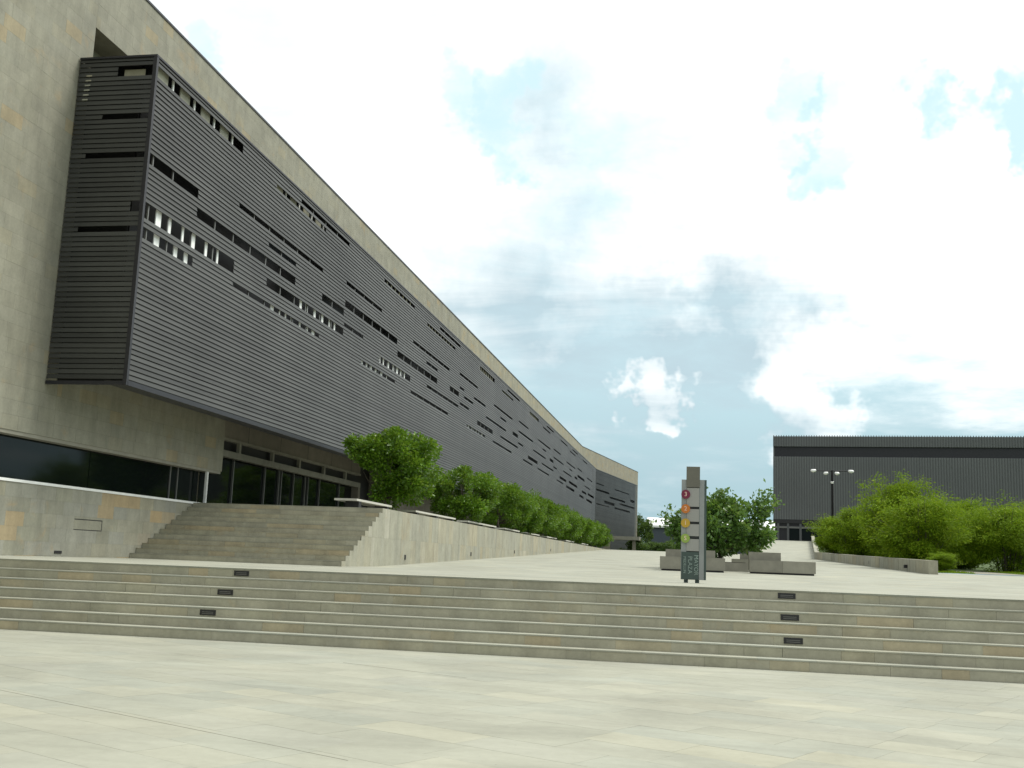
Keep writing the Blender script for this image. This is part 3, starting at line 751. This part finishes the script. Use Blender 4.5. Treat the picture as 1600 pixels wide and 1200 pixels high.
# ================================================================== GARDEN WALL, BAMBOO, LAMP
gw = thing('garden_wall', 'low grey stone wall holding the bamboo garden beside the ramp', 'wall')
pts = [(11.25, 57.2), (10.9, 82), (10.75, 107), (17.6, 180)]
zz = [terr(57.2), terr(82), terr(107), rz_(180)]; hh_ = [.68, .66, .66, .9]
rects = []
core = MB()
for k in range(3):
    (xa, ya), (xb, yb) = pts[k], pts[k + 1]
    nseg = (16, 12, 22)[k]
    for q in range(nseg):
        f0, f1 = q / nseg, (q + 1) / nseg - .003
        P = lambda f: (xa + (xb - xa) * f, ya + (yb - ya) * f, zz[k] + (zz[k + 1] - zz[k]) * f, hh_[k] + (hh_[k + 1] - hh_[k]) * f)
        a, b_ = P(f0), P(f1); o_ = random.choice((0, .004, -.004)); T_ = .45
        MB().hexa([(a[0] + o_, a[1], a[2] - .3), (a[0] + T_, a[1], a[2] - .3), (b_[0] + T_, b_[1], b_[2] - .3), (b_[0] + o_, b_[1], b_[2] - .3)],
                  [(a[0] + o_, a[1], a[2] + a[3]), (a[0] + T_, a[1], a[2] + a[3]), (b_[0] + T_, b_[1], b_[2] + b_[3]), (b_[0] + o_, b_[1], b_[2] + b_[3])]).build('wall_block', 'pale_stone', gw)
for y in (62.5, 75.): MB().box(11.0, 11.28 - (y - 57) * .014 + .1, y - .1, y + .1, terr(y) + .18, terr(y) + .36).build('wall_light', 'black_metal', gw)
BAM = []
for v in range(3):
    g = np.random.default_rng(300 + v); cul = MB(); P_, D_ = [], []
    for k in range(78):
        a = g.uniform(0, 2 * math.pi); rb = .7 * math.sqrt(g.uniform()); lean = g.uniform(.15, 2.45); H = g.uniform(.45, 1.0) * (1 - .16 * lean / 2.4)
        bx, by = rb * math.cos(a), rb * math.sin(a); a2 = a + g.normal() * .5; ex, ey = math.cos(a2) * lean, math.sin(a2) * lean
        f = np.linspace(0, 1, 7)
        cx = bx + ex * f ** 1.8; cy = by + ey * f ** 1.8; cz = H * 5.2 * (f * 1.25 - .32 * f ** 3.2) / .93
        if k % 3 == 0: cul.tube(list(zip(cx, cy, cz)), [.03, .028, .025, .02, .016, .01, .006], 5)
        nl = 150
        kc_ = np.sort(g.uniform(.2, 1.0, 5)); kc_[-1] = g.uniform(.9, 1.); kc_[0] = g.uniform(.02, .3)
        ff = np.clip(kc_[g.integers(0, 5, nl)] + g.normal(size=nl) * .035, .01, 1.); px = np.interp(ff, f, cx); py = np.interp(ff, f, cy); pz = np.interp(ff, f, cz)
        sp = g.normal(size=(nl, 3)) * (.24 * (1.2 - .35 * ff))[:, None]; sp[:, 2] = sp[:, 2] * .55
        P_.append(np.stack([px, py, pz], 1) + sp); D_.append(sp * 1.6 + g.normal(size=(nl, 3)) * .25 + [math.cos(a2) * .25, math.sin(a2) * .25, -.25])
    lp_, ld_, _ = crown_points(g, 30000, (1.95, 1.95, 2.25), 2.35, 34, .78, -1.)
    ld_[:, 2] -= .5
    P_ = np.vstack(P_ + [lp_]); D_ = np.vstack(D_ + [ld_]); P_[:, 2] = np.maximum(P_[:, 2], .05)
    BAM.append((cul.mesh('culms', 'bark', True), leaf_mesh('foliage', P_, D_, .17, .30, 'bamboo_leaf', g)))
bam = [  # x, y, height, spread, where
 (13.6, 80., 6.9, 1.1, 'tallest bamboo clump above the middle of the low garden wall'),
 (13.3, 69., 4.9, 1.15, 'bamboo clump leaning over the near end of the low garden wall'),
 (12.8, 93., 5.0, 1.25, 'bamboo clump below the lamp post'),
 (12.9, 105., 4.2, 1.2, 'small bamboo clump at the bend of the low garden wall by the ramp'),
 (16.6, 76., 4.7, 1.2, 'bamboo clump behind the garden path'),
 (16.4, 92., 5.9, 1.2, 'bamboo clump behind the tallest one, close to the dark hall'),
 (18.4, 70., 4.6, 1.2, 'bamboo clump on the lawn beside the garden path'),
 (21.8, 74., 5.5, 1.2, 'bamboo clump farthest along the lawn from the ramp'),
 (19.6, 86., 5.6, 1.2, 'bamboo clump standing behind the lawn clumps'),
 (13.0, 62.6, 1.2, .4, 'low young bamboo shrub at the free end of the garden wall')]
for i, (x, y, h, s_, lab) in enumerate(bam):
    t_ = thing('bamboo_clump', lab if 'bamboo' in lab else 'bamboo', 'bamboo', (x, y, gz(y) - .02), i * 1.3, 'bamboo clumps in the garden')
    link('culms', BAM[i % 3][0], t_); link('foliage', BAM[i % 3][1], t_); t_.scale = (s_, s_, h / 5.2)
# lawn grass
g = np.random.default_rng(5); n = 16000
gx_ = g.uniform(11.9, 26., n); gy2 = 60.95 + 8. * g.uniform(0, 1, n) ** 1.4
keep = ~((gx_ > 14.3 - (gy2 - 61) * .1) & (gx_ < 17.7 - (gy2 - 61) * .14)); gx_ = gx_[keep]; gy2 = gy2[keep]; n = len(gx_)
o = link('lawn_grass', leaf_mesh('lawn_grass', np.stack([gx_, gy2, 1.14 + .0212 * (gy2 - 36) + .015], 1), np.stack([g.normal(size=n) * .4, g.normal(size=n) * .4, np.ones(n)], 1), .12, .2, 'bamboo_leaf', g))
o['kind'] = 'stuff'; o['label'] = 'short green lawn grass in front of the bamboo'; o['category'] = 'grass'
# lamp post
lx, ly = .1163 * 120, 120.
lz = gz(ly); ltop = EYE + .0895 * ly
lp = thing('lamp_post', 'tall dark lamp post with four white floodlights above the bamboo', 'lamp post', (lx, ly, lz))
MB().tube([(0, 0, -.1), (0, 0, 2.5), (0, 0, ltop - lz)], [.15, .14, .12], 10).build('pole', 'pole_paint', lp, True)
MB().tube([(-1.95, 0, ltop - lz - .05), (1.95, 0, ltop - lz - .05)], .055, 8).build('crossarm', 'black_metal', lp)
for dx in (-1.95, -.65, .5, 1.95):
    zq = ltop - lz - (.05 if abs(dx) > 1 else .3)
    h_ = MB(); sgn = 1 if dx > 0 else -1; big = .66 if abs(dx) > 1 else .55
    h_.tube([(dx - .42 * big, -.1, zq + .05 * -sgn), (dx - .34 * big, -.1, zq), (dx, -.12, zq - .04), (dx + .34 * big, -.1, zq), (dx + .42 * big, -.1, zq + .05 * sgn)], [.05, .14, .18, .14, .05], 10)
    fl = h_.build('floodlight', 'lamp_head', lp, True)
    MB().tube([(dx, 0, ltop - lz - .02), (dx, -.05, zq + .1)], .035, 6).build('bracket', 'black_metal', fl)
MB().tube([(0, 0, ltop - lz - 1.35), (0, -.1, ltop - lz - 1.2)], .16, 8).build('junction_box', 'lamp_head', lp)

# ================================================================== DARK HALL ON THE RIGHT
hl = thing('dark_hall', 'dark corrugated metal hall behind the bamboo garden', 'building', (12., 185.2, 0), math.atan2(-4.4, 38.4))
LW = 62.; zb0 = rz_(180) - 2.; z1, z2, z3, z4 = 9.06, 20.27, 21.98, 23.84
MB().box(.25, LW, .3, 42., zb0, z4 - .3).build('hall_body', 'corner_metal', hl)
MB().box(0, LW, 0, .29, z1 + .75, z2).build('cladding', 'right_cladding', hl)
MB().box(0, LW, 0, .29, z3, z4 - .15).build('cladding', 'right_cladding', hl)
MB().box(0, .24, .3, 42., z1 + .75, z4 - .2).build('side_cladding', 'right_rib', hl)
MB().box(-.02, LW, -.05, .28, z1 + .1, z1 + .745).build('edge_beam', 'black_metal', hl)
rb = MB(); k = 0; x = .05
while x < LW:
    rb.box(x, x + .13, -.11, -.003, z1 + .76, z2 - .01); rb.box(x, x + .13, -.11, -.003, z3 + .01, z4 + .02); x += .41
o = rb.build('cladding_ribs', 'right_rib', hl); o['kind'] = 'stuff'
for xx in (.6, 2.2, 4.2, 10., 16., 22., 28.): MB().box(xx, xx + .35, .0, .29, zb0, z1 + .1).build('column', 'right_rib', hl)
for xx in (2.6, 4.6, 6.4, 8.2): MB().box(xx, xx + 1.6, .16, .24, zb0 + 2, z1 - .7).build('glass_door', 'dark_glass', hl)
MB().box(.4, 12, .02, .2, z1 - .7, z1 - .4).build('door_lintel', 'frame_metal', hl)

# ================================================================== FAR THINGS
fb = thing('far_building', 'low distant building with white roof and dark blue wall', 'building', (-13., 262., 0))
MB().box(0, 40, 0, 20, 0, 10.4).build('wall', 'far_wall_blue', fb); MB().hexa([(-.4, -.6, 10.4), (40.4, -.6, 10.4), (40.4, 20.6, 10.4), (-.4, 20.6, 10.4)], [(-.4, -.6, 10.9), (40.4, -.6, 10.9), (40.4, 20, 13.6), (-.4, 20, 13.6)]).build('roof', 'roof_white', fb)
FAR = []
for v in range(2):
    g = np.random.default_rng(600 + v); p, d, c = crown_points(g, 5000, (1., 1., .82), 1.05, 40, .33)
    FAR.append((trunk_mesh('trunk', g, .6, .07, c, 10), leaf_mesh('crown', p, d, .13, .6, 'far_leaf', g)))
far = [(-11.6, 222., 4.2, 4.2, 1.5, 'far_tree', 'dark rounded tree beyond the end of the long building', 'tree'),
       (-9.7, 141., .9, 3.2, 1.6, 'shrub', 'green shrub standing before the end wall of the long building', 'shrub'),
       (-8.0, 142., 2.4, 2.97, 1.4, 'shrub', 'low green shrub at the far terrace edge beside the small canopy', 'shrub'),
       (-6.2, 143., 2.4, 2.64, 1.3, 'shrub', 'bushy shrub at the far terrace edge below the white roof', 'shrub'),
       (-4.2, 142., 2.4, 2.86, 1.4, 'shrub', 'shrub at the far terrace edge next to the sign totem', 'shrub'),
       (-2.2, 143., 2.4, 2.64, 1.3, 'shrub', 'shrub half hidden behind the sign totem', 'shrub'),
       (.4, 142., 2.4, 2.86, 1.5, 'shrub', 'shrub hidden behind the planter tree', 'shrub')]
for i, (x, y, z, h, r_, nm, lab, cat) in enumerate(far):
    t_ = thing(nm, lab, cat, (x, y, z), i * .9, 'shrubs beyond the terrace' if cat == 'shrub' else None)
    link('trunk', FAR[i % 2][0], t_); link('crown', FAR[i % 2][1], t_)
    t_.scale = (r_, r_, h * .82 / 1.95) if nm == 'shrub' else (2.1, 2.1, h * .9)
cn = thing('canopy', 'small flat concrete canopy at the far end of the tree row', 'canopy', (-11.9, 139., 1.))
MB().box(0, 4.3, 0, 3., 3.55, 4.0).build('roof_slab', 'concrete', cn)
MB().box(-.2, .6, -.4, .4, 0, 3.9).build('column', 'dark_concrete', cn); MB().box(3.4, 3.8, .3, .7, 0, 3.55).build('column', 'dark_concrete', cn)
